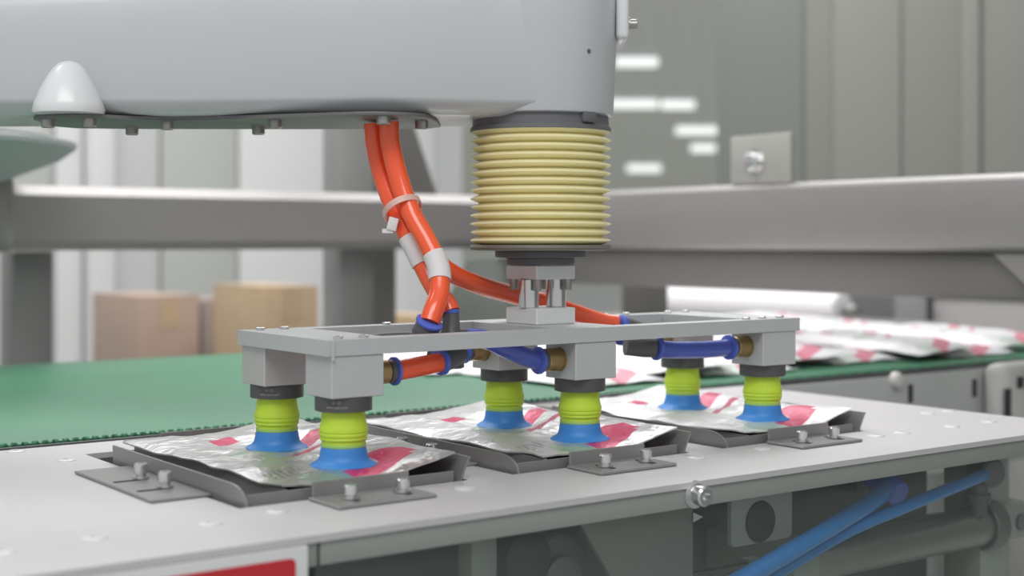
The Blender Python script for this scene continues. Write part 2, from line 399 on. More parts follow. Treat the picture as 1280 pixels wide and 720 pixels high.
# cartons on pallets behind the conveyor
def carton(u0, u1, v0, Y, n, hgt, m, dp, labels, flap=False):
    d0 = aty((u0 + u1) / 2, 300, Y)
    x0, x1 = aty(u0, 300, Y).x, aty(u1, 300, Y).x
    top = aty((u0 + u1) / 2, v0, Y).z
    for k in range(n):
        zt = top - k * hgt; zb = zt - hgt + .002
        if k == n - 1: zb = FZ + .0
        t = thing('carton', ((x0 + x1) / 2, Y + dp / 2, zb), labels[k], 'carton', 'cartons behind the conveyor')
        bx = MB().box(x0, x1, Y, Y + dp, zb, zt - .006, .004)
        obj('body', bx, m, t)
        xm = (x0 + x1) / 2
        obj('flap', MB().box(x0 + .002, x1 - .002, Y + .002, Y + dp / 2 - .002, zt - .0055, zt, .001), m, t)
        obj('flap', MB().box(x0 + .002, x1 - .002, Y + dp / 2 + .002, Y + dp - .002, zt - .0055, zt, .001), m, t)
        obj('tape', MB().box(xm - .03, xm + .03, Y - .002, Y - .0003, zt - .1, zt - .01), CARD2, t)
carton(172, 250, 370, 3.2, 2, .3, CARD, .4, ['brown carton on top, leftmost in the blurred carton row', 'brown carton under the leftmost top carton'])
carton(254, 328, 375, 3.2, 2, .3, mat('cardboard_mauve', (150, 136, 130), .8, 0, .1, 12), .4, ['dull brown carton second from left in the row', 'carton under the dull brown second carton'])
carton(330, 398, 358, 2.7, 2, .32, CARD2, .35, ['tan carton nearest the grey post, taller than its neighbours', 'tan carton under the tall tan carton'])
carton(518, 556, 395, 2.6, 2, .3, CARD2, .3, ['small tan carton between the grey post and the orange hoses', 'tan carton under the small one behind the hoses'])
# hopper between hose and spindle
c = at(600, 360, 3.2)
t = thing('feed_hopper', (c.x, c.y, FZ), 'blurred grey-green sloping hopper behind the orange hoses', 'hopper')
Mh = Matrix.Translation((c.x, c.y, 0)) @ Matrix.Rotation(-(math.pi / 2 - AL), 4, 'Z') @ Matrix(((1, 0, 0, 0), (0, 0, 1, 0), (0, 1, 0, 0), (0, 0, 0, 1)))
k = 3.2 / F_PX
obj('hopper_body', MB().prism([((u - 600) * k, CAM.z + (300 - v) * k) for u, v in ((532, 425), (548, 395), (585, 326), (640, 318), (660, 330), (668, 425))], -.1, .12, M=Mh, bev=.01), mat('hopper_grey', (142, 146, 140), .5, .2, .06, 6), t)
obj('stand', MB().prism([((u - 600) * k, z) for u, z in ((560, FZ), (640, FZ), (640, -.03), (560, -.03))], -.05, .05, M=Mh), POST_GREY, t)

# ================================================================== conveyor
cv = thing('belt_conveyor', (0.5, 0.77, FZ), 'green textured belt conveyor running behind the steel table', 'conveyor')
BY0, BY1 = 0.342, 1.2
BX0, BX1 = -3.2, 1.86
obj('belt', MB().box(BX0, BX1, BY0, BY1, -.004, .003, .0015), BELT, cv)
mbp = MB()
n = 275
for i in range(n):
    x = -.9 + i * .0098
    mbp.box(x, x + .0062, BY0 - .001, BY0 + .004, -.003, .0046, .0012, 1)
ed = obj('belt_edge_studs', mbp, BELT, cv); ed['kind'] = 'stuff'
obj('bed', MB().box(BX0, BX1, BY0 + .01, BY1 - .01, -.06, -.0045), PANEL_GREY, cv)
obj('edge_strip', MB().box(BX0, BX1, BY0 - .006, BY0 - .0015, -.012, .0012, .001), mat('edge_black', (84, 86, 86), .5), cv)
sp = obj('side_panel', MB().box(.78, 1.36, BY0 - .012, BY0 - .0065, -.16, -.006, .001), PANEL_GREY, cv)
sp2 = obj('side_panel', MB().box(1.385, BX1, BY0 - .012, BY0 - .0065, -.16, -.006, .001), PANEL_GREY, cv)
obj('side_panel', MB().box(BX0, .775, BY0 - .004, BY0 + .005, -.16, -.0125, .001), PANEL_GREY, cv)
obj('side_panel', MB().box(BX0, BX1, BY1, BY1 + .006, -.16, -.004, .001), PANEL_GREY, cv)
for (u, v, kind) in ((1118, 475, 0), (1138, 492, 1), (1218, 485, 1)):
    p = aty(u, v, BY0 - .012)
    if kind: obj('slot', MB().box(p.x - .006, p.x + .006, BY0 - .0125, BY0 - .012, p.z - .014, p.z + .014), DARK_HOLE, sp)
    else: obj('bolt', MB().turned((p.x, BY0 - .012, p.z), (p.x, -1, p.z), [(0, .013), (.004, .013), (.01, .01), (.012, .005)], 16), WHITE_BLOCK, sp)
p0 = aty(1246, 455, .3); p1 = aty(1300, 525, .3)
bk = obj('bearing_block', MB().box(p0.x, p1.x + .1, .285, .33, p1.z - .03, p0.z, .018, 4), WHITE_BLOCK, cv)
for (u, v, w_, h_) in ((1259, 505, .009, .024), (1275, 478, .009, .009)):
    p = aty(u, v, .285)
    obj('slot', MB().box(p.x - w_, p.x + w_, .2835, .2849, p.z - h_, p.z + h_, .0006), DARK_HOLE, bk)
for x in (-2.4, -.6, 1.75):
    for y in (BY0 + .06, BY1 - .06):
        obj('leg', MB().box(x - .03, x + .03, y - .03, y + .03, FZ, -.061, .004), POST_GREY, cv)

# ================================================================== steel table
TY0, TY1, TX0, TX1 = -.178, .329, -1.3, .805
STN = (0.0, 0.25, 0.497)                      # x of the three stations
holes = [(s - .123, s + .082, -.062, .262) for s in STN]
tb = thing('work_table', (-.2, .08, FZ), 'pale steel machine table under the suction gripper with three tray openings', 'work table')
def plate_holes(xs, ys, hl, z0, z1):
    m = MB(); xs = sorted(set(xs)); ys = sorted(set(ys)); V = {}
    def vt(x, y, z):
        if (x, y, z) not in V: V[(x, y, z)] = m.bm.verts.new((x, y, z))
        return V[(x, y, z)]
    cells = {(i, j) for i in range(len(xs) - 1) for j in range(len(ys) - 1)
             if not any(h[0] - 1e-6 < (xs[i] + xs[i + 1]) / 2 < h[1] and h[2] < (ys[j] + ys[j + 1]) / 2 < h[3] for h in hl)}
    for (i, j) in cells:
        a, b, c, d = (xs[i], ys[j]), (xs[i + 1], ys[j]), (xs[i + 1], ys[j + 1]), (xs[i], ys[j + 1])
        m.bm.faces.new([vt(*q, z1) for q in (a, b, c, d)]); m.bm.faces.new([vt(*q, z0) for q in (d, c, b, a)])
        for (di, dj, q0, q1) in ((0, -1, a, b), (1, 0, b, c), (0, 1, c, d), (-1, 0, d, a)):
            if (i + di, j + dj) not in cells: m.bm.faces.new([vt(*q0, z0), vt(*q1, z0), vt(*q1, z1), vt(*q0, z1)])
    return m
xs = [TX0, TX1] + [h[i] for h in holes for i in (0, 1)]; ys = [TY0, TY1, -.062, .262]
top = obj('table_top', plate_holes(xs, ys, holes, -.005, 0), TABLE, tb)
for (u, v) in ((83, 574), (118, 671), (263, 653), (4, 688), (347, 638), (870, 571), (952, 560), (1095, 544), (1128, 540), (1160, 516), (1186, 513), (1190, 532), (1236, 526), (20, 563), (581, 609)):
    q = atz(u, v, .001)
    if not (TY0 + .01 < q.y < TY1 - .01): continue
    if any(h[0] - .012 < q.x < h[1] + .012 and h[2] - .012 < q.y < h[3] + .012 for h in holes): continue
    obj('countersunk_screw', MB().lathe([(-.001, .009), (.0006, .0085), (.0014, .006), (.0014, .003), (.0004, .0028)], (q.x, q.y), 18), mat('screw_pale', (214, 211, 212), .4, .2), top)
sk = obj('front_skirt', MB().box(-.118, TX1 - .002, TY0 + .002, TY0 + .006, -.0215, -.0052, .001), SKIRT, tb)
obj('front_skirt', MB().box(TX0, -.12, TY0 + .002, TY0 + .006, -.0215, -.0052, .001), SKIRT, tb)
obj('end_skirt', MB().box(TX1 - .006, TX1 - .0025, TY0 + .007, TY1 - .002, -.0215, -.0052, .001), SKIRT, tb)
q = aty(868, 618, TY0 + .002)
bt = obj('skirt_bolt', MB().turned((q.x, TY0 + .0025, q.z - .0), (q.x, -2, q.z), [(0, .0115), (.002, .0115), (.0022, .0095), (.004, .0095), (.0042, .0085), (.013, .0085), (.0145, .007), (.0145, .0042), (.009, .004)], 20), SHINY, sk)
for (x, y) in ((-1.2, -.12), (-1.2, .28), (.77, .28), (.77, -.06)):
    obj('leg', MB().box(x - .025, x + .025, y - .025, y + .025, FZ, -.0055, .004), SKIRT, tb)
gp = solo('guard_sheet', MB().box(-.118, .70, TY0 + .008, TY0 + .011, -.30, -.0225), ACRYLIC, (.25, TY0 + .01, -.30), 'hazy clear acrylic sheet closing the machine front below the table edge', 'guard panel')
sg = thing('warning_sign', (-.3, TY0, -.13), 'white sign plate with a red rounded field below the table edge', 'sign')
obj('plate', MB().box(-.48, -.1295, TY0 - .0025, TY0 + .0015, -.13, -.0055, .0006), SIGN_WHITE, sg)
def rrect(x0, x1, y0, y1, r, n=5):
    P = []
    for cx, cy, a0 in ((x1 - r, y1 - r, 0), (x0 + r, y1 - r, 90), (x0 + r, y0 + r, 180), (x1 - r, y0 + r, 270)):
        P += [(cx + r * math.cos(math.radians(a0 + 90 * k / n)), cy + r * math.sin(math.radians(a0 + 90 * k / n))) for k in range(n + 1)]
    return P
XZ = Matrix(((1, 0, 0, 0), (0, 0, 1, 0), (0, 1, 0, 0), (0, 0, 0, 1)))
obj('red_field', MB().prism(rrect(-.47, -.139, -.12, -.0125, .004), TY0 - .0032, TY0 - .0026, M=XZ), SIGN_RED, sg)

# ------------------------------------------------------------------ what is under the table, behind the acrylic
YU = -.12
def uz(u, v, Y=YU): q = aty(u, v, Y); return (q.x, q.z)
t = thing('cover_plate', (uz(780, 720)[0], YU, -.3), 'grey-green plate with a slanted left edge below the table', 'plate')
obj('plate', MB().prism([uz(724, 652), uz(866, 628), uz(866, 800), uz(800, 800), uz(760, 715)], YU, YU + .004, M=XZ), mat('plate_greengrey', (136, 140, 134), .5, .2), t)
obj('direction_mark', MB().prism([uz(867, 641, YU - .002), uz(867, 653, YU - .002), uz(879, 646, YU - .002)], YU - .002, YU - .001, M=XZ), SIGN_WHITE, t)
t = thing('drive_motor', (*(aty(660, 740, -.09).xy), -.3), 'dark round motor seen through the acrylic below the table', 'motor')
q = aty(640, 694, -.08)
obj('motor_body', MB().turned((q.x, -.105, q.z), (q.x, 0, q.z), [(0, .020), (.002, .023), (.07, .023), (.072, .02)], 28), DARK_HOLE, t)
q2 = aty(690, 705, -.09)
obj('gear_housing', MB().turned((q2.x, -.1, q2.z - .005), (q2.x, 0, q2.z - .005), [(0, .030), (.003, .034), (.05, .034)], 28), PLASTIC_BLACK, t)
obj('hub', MB().turned((q2.x, -.1, q2.z - .01), (q2.x, -1, q2.z - .01), [(0, .02), (.006, .019), (.008, .012)], 24), COVER_GREY, t)
obj('mount', MB().box(q2.x - .03, q2.x + .05, -.09, -.05, -.3, q2.z - .03, .003), COVER_GREY, t)
xa, za = uz(590, 690); xb, _ = uz(622, 690)
solo('side_post', MB().box(xa, xb, -.12, -.1, -.3, -.0225, .002), SKIRT, (xa, -.11, -.3), 'pale upright strip left of the dark motor below the table', 'post')
xa, za = uz(600, 690, -.03); xb, _ = uz(1210, 690, -.03)
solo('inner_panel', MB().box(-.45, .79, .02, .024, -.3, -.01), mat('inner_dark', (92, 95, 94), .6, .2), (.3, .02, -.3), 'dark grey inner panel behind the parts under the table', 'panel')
t = thing('sensor_bracket', (uz(938, 640)[0], YU, -.2), 'pale bracket with rounded corner and dark hole below the skirt bolt', 'bracket')
x0, z1 = uz(914, 600); x1, _ = uz(990, 600); _, z0 = uz(930, 682)
obj('bracket_plate', MB().prism(rrect(x0, x1, z0, -.0225, .006), YU, YU + .005, M=XZ), mat('bracket_pale', (166, 172, 168), .5, .1), t)
q = aty(950, 652, YU)
obj('hole_ring', MB().turned((q.x, YU - .0005, q.z), (q.x, -2, q.z), [(0, .019), (.001, .0185)], 24), DARK_HOLE, t)
# pneumatic cylinder
t = thing('pneumatic_cylinder', (.58, -.08, -.135), 'horizontal steel pneumatic cylinder under the right end of the table', 'cylinder')
YC = -.08
pA, pB = aty(1000, 700, YC), aty(1222, 657, YC)
zc = pB.z
obj('barrel', MB().turned((pA.x, YC, zc), (pB.x, YC, zc), [(0, .021), (.003, .022), (pB.x - pA.x, .022)], 28), mat('barrel_steel', (140, 142, 138), .3, .6), t)
obj('end_cap', MB().turned((pB.x, YC, zc), (2, YC, zc), [(0, .026), (.002, .0275), (.022, .0275), (.026, .024)], 28), mat('cap_grey', (110, 112, 110), .4, .5), t)
obj('end_lug', MB().box(pB.x + .026, pB.x + .075, YC - .016, YC + .016, zc - .02, zc + .022, .008, 3), SKIRT, t)
obj('pin', MB().turned((pB.x + .055, YC - .016, zc), (pB.x + .055, -2, zc), [(0, .009), (.004, .009), (.005, .006)], 16), COVER_GREY, t)
obj('front_cap', MB().turned((pA.x - .04, YC, zc), (pA.x, YC, zc), [(0, .022), (.002, .0265), (.038, .0265), (.04, .024)], 28), SKIRT, t)
obj('rod', MB().cyl((pA.x - .22, YC, zc), (pA.x - .04, YC, zc), .0095), mat('rod_chrome', (170, 172, 170), .2, .9), t)
obj('rod_nut', MB().turned((pA.x - .075, YC, zc), (pA.x - .06, YC, zc), [(0, .014), (.015, .014)], 6), SKIRT, t)
obj('mount', MB().box(pA.x - .03, pA.x - .01, YC + .02, .0195, zc - .02, zc + .02, .002), SKIRT, t)
# blue hoses
t = solo('blue_air_tube', MB().tube([aty(1112, 608, -.10), aty(1098, 622, -.125), aty(1050, 652, -.14), aty(980, 694, -.15), aty(900, 740, -.155), aty(840, 778, -.155)], .0085), SKY_HOSE, aty(1112, 608, -.10), 'thick light blue air tube from the left fitting under the table', 'air tube', 'blue air tubes under the table')
q = aty(1113, 608, -.10)
obj('fitting', MB().turned(q + Vector((-.002, -.012, -.006)), q + Vector((.004, .04, .014)), [(0, .0125), (.006, .0135), (.03, .0135), (.05, .012)], 20), BLUE_RING, t)
t = solo('blue_air_tube', MB().tube([aty(1234, 592, -.11), aty(1205, 604, -.125), aty(1130, 634, -.135), aty(1060, 664, -.13), aty(990, 705, -.125), aty(920, 750, -.12)], .0062), SKY_HOSE, aty(1234, 592, -.11), 'thin light blue air tube from the right fitting under the table', 'air tube', 'blue air tubes under the table')
q = aty(1236, 590, -.11)
f = obj('fitting', MB().turned(q + Vector((-.004, -.01, 0)), q + Vector((.01, .03, .0)), [(0, .013), (.003, .0155), (.028, .0155)], 20), PLASTIC_BLACK, t)
obj('fitting_stem', MB().turned(q + Vector((.006, .018, 0)), q + Vector((.006, .018, -.05)), [(0, .011), (.026, .011), (.026, .014), (.036, .014), (.036, .01), (.05, .01)], 16), PLASTIC_BLACK, t)
q = aty(1083, 604, -.06)
solo('valve_knob', MB().turned(q, q + Vector((0, .07, 0)), [(0, .010), (.003, .0125), (.078, .0125)], 18), PLASTIC_BLACK, q, 'dark round knob left of the thick blue tube fitting', 'knob')
xa, _ = uz(1205, 600, -.05); xb, _ = uz(1262, 600, -.05)
solo('end_plate', MB().box(xa, xb, -.05, -.044, -.3, -.0225, .001), SKIRT, (xa, -.05, -.3), 'grey-green end plate behind the right blue tube fitting', 'plate')

# ================================================================== trays
def sweep(z0, lean, h, n=4): return [(lean * (k / n) ** 1.6, z0 + h * k / n) for k in range(n + 1)]
def make_tray(s, lab):
    t = thing('pouch_tray', (s - .02, .1, -.02), lab, 'tray', 'trays let into the table')
    # pan
    pan = MB()
    x0, x1, y0, y1 = s - .0805, s + .072, -.055, .25
    pan.box(x0, x1, y0, y1, -.022, -.019)
    obj('pan', pan, TRAY_DARK, t)
    for (a, b, c, d) in ((s - .113, x1, y0, y0 + .0015), (x0, x1, y1 - .0015, y1)):
        obj('pan_wall', MB().box(a, b, c, d, -.0189, .0075, .0003, 1), TRAY_DARK, t)
    obj('pan_wall', MB().box(x0, x0 + .0015, y0 + .002, y1 - .002, -.0189, .0080, .0003, 1), TRAY_DARK, t)
    # left guide: upright leaning out, with a rounded near corner, and its flange
    th = .002; lean = -.001; h = .0145
    pts = []
    y0g, y1g = -.062, .205
    n = 6; R = .0135
    outline = [(y0g, -.006), (y1g, -.004), (y1g, h)] + [(y0g + .026 - .026 * math.sin(math.radians(90 * k / n)), h - R + R * math.cos(math.radians(90 * k / n))) for k in range(n + 1)]
    def lean_x(z): return s - .1155 + lean * max(0, (z + .004) / .026) ** 1.3
    lo = [(lean_x(z), y, z) for y, z in outline]; hi = [(lean_x(z) - th, y, z) for y, z in outline]
    g = MB(); g.rings([lo, hi]); lg = obj('side_guide', g, TRAY, t)
    obj('guide_flange', MB().box(s - .168, s - .1195, -.006, .16, .0003, .0025, .0006, 1), TRAY, lg)
    for (y) in (.035, .085):
        obj('slot', MB().box(s - .162, s - .14, y - .0022, y + .0022, .0026, .0030), DARK_HOLE, lg)
        obj('bolt', MB().turned((s - .138, y + .004, .003), (s - .138, y + .004, 1), [(0, .0066), (.0014, .0066), (.0014, .0042), (.0045, .0042), (.0045, .0055), (.0115, .0055), (.0125, .0046), (.0125, .0026), (.009, .0024)], 14), SHINY, lg)
    # right guide: curved lip flaring away
    R2 = .006
    def rx(z): return s + .0735 + .010 * max(0, (z + .012) / .034) ** 1.5
    zz = [-.016, -.006, .002, .009, .015, .019]
    outl = [(-.062, zz[0])] + [(.205, -.004), (.205, .019)] + [(-.062 + .004 * k / 5, zz[5 - k]) for k in range(5)]
    lo = [(rx(z), y, z) for y, z in outl]; hi = [(rx(z) + th, y, z) for y, z in outl]
    rg = obj('side_guide', MB().rings([lo, hi]), TRAY, t)
    # front and back stops: upright strip + flange + bolts
    for (yw, sg, nm) in ((-.0645, -1, 'front_stop'), (.262, 1, 'back_stop')):
        xw0, xw1 = (s - .064, s + .022) if sg < 0 else (s - .05, s + .055)
        st = obj(nm, MB().box(xw0, xw1, yw - .001, yw + .001, .0003, .0138, .0004, 1), TRAY, t)
        y0f, y1f = sorted((yw + sg * .0012, yw + sg * .048))
        obj('stop_flange', MB().box(s - .068, s + .018, y0f, y1f, .0003, .0028, .0007, 1), TRAY, st)
        for bx in ((s - .046, s + .0) if sg < 0 else ()):
            by = yw + sg * .027
            obj('slot', MB().box(bx - .0022, bx + .0022, by - .011, by + .011, .0029, .0033), DARK_HOLE, st)
            obj('bolt', MB().turned((bx, by, .0033), (bx, by, 1), [(0, .0066), (.0014, .0066), (.0014, .0042), (.0035, .0042), (.0035, .0055), (.0095, .0055), (.0105, .0046), (.0105, .0026), (.007, .0024)], 14), SHINY, st)
    return t
make_tray(STN[0], 'steel tray with bent guides under the left pair of suction cups')
make_tray(STN[1], 'steel tray with bent guides under the middle pair of suction cups')
make_tray(STN[2], 'steel tray with bent guides under the right pair of suction cups')

# ================================================================== pouches
def pouch_mesh(name, m, hx0, hx1, y0, y1, hgt, seed, nx=26, ny=44, fill=None, base=-.004, skew=0, cups=()):
    me = MB(); bm = me.bm; top = {}; bot = {}
    for i in range(nx + 1):
        for j in range(ny + 1):
            a, b = i / nx, j / ny
            hl = hx0 + skew * (1 - b); x = hl + (hx1 - hl) * a; y = y0 + (y1 - y0) * b
            wv = .0035
            x += wv * noise.noise((y * 22, seed, a * 2)); y += wv * noise.noise((x * 25, seed + 9, b * 2))
            e = min(a, 1 - a) * 2; f = min(b, 1 - b) * 2
            pil = min(1, (e * 2.2)) ** .6 * min(1, f * 3.0) ** .6
            z = base + hgt * pil
            wr = noise.noise((x * 45, y * 30, seed * 3.1)) * .0028 + noise.noise((x * 95 + y * 40, y * 60, seed)) * .0013
            z += wr * (.35 + .65 * pil)
            z += .004 * (1 - pil) * noise.noise((x * 18, y * 18, seed + 4))
            if fill is not None: z += .0115 * max(0, a - .45) ** 1.5 / .4 + .002 * max(0, b - .6) / .4
            for (cx, cy) in cups:
                r = math.hypot(x - cx, y - cy)
                if r < .05: 
                    k = max(0, min(1, (.05 - r) / .022)); z = z * (1 - k) + (.0125 + .0015 * noise.noise((x * 60, y * 60, 2))) * k
            top[i, j] = bm.verts.new((x, y, z)); zb = z - .0012 - max(0, (z - base)) * .75 * pil
            if fill is not None: kk = min(1, e * 1.15) ** 2 * min(1, f * 1.8) ** 2; zb = (z - .0013) * (1 - kk) + fill * kk
            bot[i, j] = bm.verts.new((x, y, zb))
    for i in range(nx):
        for j in range(ny):
            bm.faces.new((top[i, j], top[i + 1, j], top[i + 1, j + 1], top[i, j + 1]))
            bm.faces.new((bot[i, j + 1], bot[i + 1, j + 1], bot[i + 1, j], bot[i, j]))
    for i in range(nx):
        bm.faces.new((top[i, 0], bot[i, 0], bot[i + 1, 0], top[i + 1, 0])); bm.faces.new((top[i + 1, ny], bot[i + 1, ny], bot[i, ny], top[i, ny]))
    for j in range(ny):
        bm.faces.new((top[0, j + 1], bot[0, j + 1], bot[0, j], top[0, j])); bm.faces.new((top[nx, j], bot[nx, j], bot[nx, j + 1], top[nx, j + 1]))
    me_ = me.mesh(name, m); return me_
PL = ['crumpled silver foil pouch in the left tray', 'silver and white foil pouch in the middle tray', 'white foil pouch with magenta print in the right tray']
for k, s in enumerate(STN):
    me = pouch_mesh('foil_pouch', (FOIL_SILVER, FOIL_MID, FOIL_WHITE)[k], -.092, .0765, -.050, .243, .0055, 3 + k * 5, base=.0095, fill=-.0185, skew=.010, cups=((0, 0), (0, .119)))
    o = obj('foil_pouch', me, None, None, (s, 0, 0)); tag(o, PL[k], 'pouch', 'foil pouches in the trays')
bp_meshes = [pouch_mesh('foil_pouch', FOIL_BELT, -.085, .085, -.05, .245, .012, 40 + q, nx=14, ny=22, base=.0025) for q in range(4)]
rows = [(.462, .66), (.715, .60), (.935, .62)]
lay = []
for ri, (y, x0) in enumerate(rows):
    x = x0; i = 0
    while x < 1.68:
        lay.append((x + random.uniform(-.015, .015), y + random.uniform(-.02, .02), random.uniform(-.12, .12), (i % 2) * .013, ri)); x += .125 + random.uniform(0, .03); i += 1
ORD = 'first second third fourth fifth sixth seventh eighth ninth tenth'.split(); cnt = {}
for i, (x, y, rz, dz, ri) in enumerate(lay):
    o = obj('foil_pouch', bp_meshes[i % 4], None, None, (x, y, dz + .005))
    o.rotation_euler = (math.radians(2) * (1 if dz else 0), math.radians(-2 if dz else 0), rz)
    bpy.context.view_layer.update(); lowz = min((o.matrix_world @ v.co).z for v in o.data.vertices); o.location.z += max(0, .0036 - lowz)
    cnt[ri] = cnt.get(ri, 0) + 1
    tag(o, '%s white and magenta pouch from the gripper in the %s belt row' % (ORD[cnt[ri] - 1], ('near-side', 'middle', 'far-side')[ri]), 'pouch', 'foil pouches on the belt')

# ================================================================== robot arm
AX = Vector((.25, .059, 0))
def st(s, t, z): return AX + RD * s + FD * t + Vector((0, 0, z))
ra = thing('industrial_robot', (AX.x, AX.y, .19), 'white robot arm with ribbed cream bellows across the top', 'robot arm')
tip = [(.0695 * math.cos(math.radians(a)), .0695 * math.sin(math.radians(a))) for a in range(-90, 91, 10)]
near = [(-.95, -.10), (-.7, -.093), (-.55, -.088), (-.47, -.084), (-.4, -.081), (-.33, -.082), (-.27, -.088), (-.21, -.096), (-.16, -.099), (-.11, -.094), (-.06, -.08)]
far = [(s, -t) for s, t in near[::-1]]
out = near + tip + far
def offset(poly, d):
    n = len(poly); R = []
    for i in range(n):
        a, b, c = Vector(poly[i - 1]), Vector(poly[i]), Vector(poly[(i + 1) % n])
        t = ((b - a).normalized() + (c - b).normalized()).normalized(); R.append(b + Vector((-t.y, t.x)) * d)
    return R
def ztop(s): return .408 + .036 * max(0, min(1, (s + .75) / .65))
lv = [(.311, .030), (.3112, .024), (.3125, .018), (.3155, .010), (.3195, .0045), (.3225, .0012), (.3255, 0)]
rings = [[st(p.x, p.y, z) for p in offset(out, ins)] for z, ins in lv]
for fr_, ins in ((.5, .001), (.85, .002), (.95, .006), (1.0, .014), (1.01, .03)):
    rings.append([st(p.x, p.y, .3255 + (ztop(p.x) - .3255) * fr_) for p in offset(out, ins)])
body = obj('arm_body', MB().rings(rings), ARM_WHITE, ra)
# tip housing over the spindle
obj('tip_housing', MB().lathe([(.3145, .066), (.3155, .069), (.318, .0698), (.40, .0735), (.43, .0745), (.436, .073), (.452, .06)], (AX.x, AX.y), 64), ARM_WHITE, ra)
cp = obj('side_flange', MB().box(.071, .083, -.03, .06, .386, .452, .005, 3, M=Matrix.Translation(AX) @ Matrix(((RD.x, FD.x, 0, 0), (RD.y, FD.y, 0, 0), (0, 0, 1, 0), (0, 0, 0, 1)))), ARM_WHITE_LIT, ra)
p = st(.083, -.005, .4035)
obj('bolt', MB().turned(p, p + RD, [(0, .007), (.002, .007), (.002, .005), (.009, .005), (.0095, .004)], 14), BOLT, cp)
p = at(724, 66, 1.30)
dirp = (p - Vector((AX.x, AX.y, p.z))).normalized()
p = Vector((AX.x, AX.y, p.z)) + dirp * .0719
obj('screw_hole', MB().turned(p, p + dirp, [(0, .0022), (.0006, .0022)], 12), COVER_GREY, ra)
# cone boss at the left end of the cover plate
c = at(86, 150, 1.264)
bo = MB(); prof = [(.3109, .031), (.314, .032), (.320, .0305), (.331, .0262), (.343, .0200), (.352, .0140), (.3565, .009), (.3585, .003)]
bo.lathe(prof, (c.x, c.y), 32)
obj('boss', bo, ARM_WHITE_LIT, ra)
# bottom cover plate
def pl_pt(u, v): 
    d = 194.25 / (300 - v); return ((u - 640) / F_PX * d - (AX - CAM).dot(RD), d - (AX - CAM).dot(FD))
near_e = [(42, 149.5), (46, 148), (60, 146.7), (90, 145.6), (125, 146.6), (165, 148.6), (215, 150), (260, 149.2), (300, 148), (350, 146.3), (400, 144.8), (440, 143.4), (470, 143), (505, 144), (530, 145.6), (538, 147.6)]
P = [pl_pt(*q) for q in near_e]
fe = .046
P += [(P[-1][0] + .004, -.03), (P[-1][0] + .004, fe - .02), (P[-1][0] - .01, fe), (-.25, fe + .004), (-.40, fe + .002), (P[0][0] + .01, fe - .006), (P[0][0] - .006, fe - .03)]
ML = Matrix.Translation(AX) @ Matrix(((RD.x, FD.x, 0, 0), (RD.y, FD.y, 0, 0), (0, 0, 1, 0), (0, 0, 0, 1)))
cpl = obj('cover_plate', MB().prism(P, .3075, .3108, M=ML, bev=.0006), COVER_GREY, ra)
for (u, v, d) in ((60, 153, 1.285), (112, 150, 1.275), (165, 158.5, 1.375), (209, 153.5, 1.31), (323, 157.5, 1.37), (344, 151, 1.292), (479, 147, 1.25), (527, 150, 1.3)):
    p = at(u, v, d); p.z = .3075
    obj('bolt', socket_bolt(p, (0, 0, -1), .0062, .0075), BOLT, cpl)
# bellows
prof = []
zb0, zb1, n = .1925, .304, 14
for k in range(n):
    a = zb0 + (zb1 - zb0) * k / n; h = (zb1 - zb0) / n
    rr = .0680 - .0006 * (k % 3 == 1)
    prof += [(a, .0585), (a + h * .36, rr - .0018), (a + h * .5, rr), (a + h * .64, rr - .0018)]
prof.append((zb1, .059))
be = obj('bellows', MB().lathe(prof, (AX.x, AX.y), 72), BELLOWS, ra)
cl = MB().lathe([(.299, .0655), (.3005, .0678), (.304, .0674), (.306, .0655), (.314, .0652), (.3165, .0668), (.3175, .066)], (AX.x, AX.y), 72)
obj('collar', cl, RUBBER, ra)
obj('collar_clip', MB().box(-.008, .008, -.004, .004, .306, .3155, .002, M=Matrix.Translation(AX + RD * .043 - FD * .0505) @ Matrix.Rotation(-(math.pi / 2 - AL) + .7, 4, 'Z')), RUBBER, ra)
obj('end_plate', MB().lathe([(.1868, .060), (.1875, .0672), (.190, .0682), (.1924, .0668)], (AX.x, AX.y), 64), mat('plate_brown', (112, 108, 100), .5), ra)
obj('flange', MB().lathe([(.1802, .0425), (.181, .0438), (.1860, .0438), (.1867, .043)], (AX.x, AX.y), 48), RUBBER, ra)
obj('hub', MB().lathe([(.1732, .031), (.174, .0325), (.1795, .0325), (.1801, .0315)], (AX.x, AX.y), 48), RUBBER, ra)

# ================================================================== suction gripper
ROWS = (0.0, 0.119)
CXS = (0.0, 0.2505, 0.4935)
gr = thing('suction_gripper', (.247, .06, .012), 'aluminium vacuum gripper frame with six lime and blue suction cups', 'gripper')
GX0, GX1, GY0, GY1, GZ0, GZ1 = -.0285, .5225, -.0248, .1395, .104, .117
fh = [(.034, .212, -.004, .119), (.288, .462, -.004, .119)]
fp = plate_holes([GX0, GX1, .034, .212, .288, .462], [GY0, GY1, -.004, .119], fh, GZ0, GZ1)
E = [e for e in fp.bm.edges if len(e.link_faces) == 2 and e.calc_face_angle(0) > 1]
bmesh.ops.bevel(fp.bm, geom=E, offset=.0007, segments=1, affect='EDGES')
fpo = obj('frame_plate', fp, ALU, gr)
for (x, y) in ((-.012, -.012), (.012, -.012), (-.012, .128), (.012, .128), (.48, -.012), (.506, -.012), (.48, .128), (.506, .128), (.42, .129), (.39, .129), (.32, .129), (.12, .129), (.455, -.014)):
    obj('bolt', socket_bolt((x, y, GZ1 + .0002), (0, 0, 1), .0042, .0022), SHINY, fpo)
obj('corner_pin', MB().box(GX0 + .003, GX0 + .0062, GY0 - .0012, GY0 - .0001, GZ0 - .004, GZ1 - .0008, .0005, 1), SHINY, fpo)
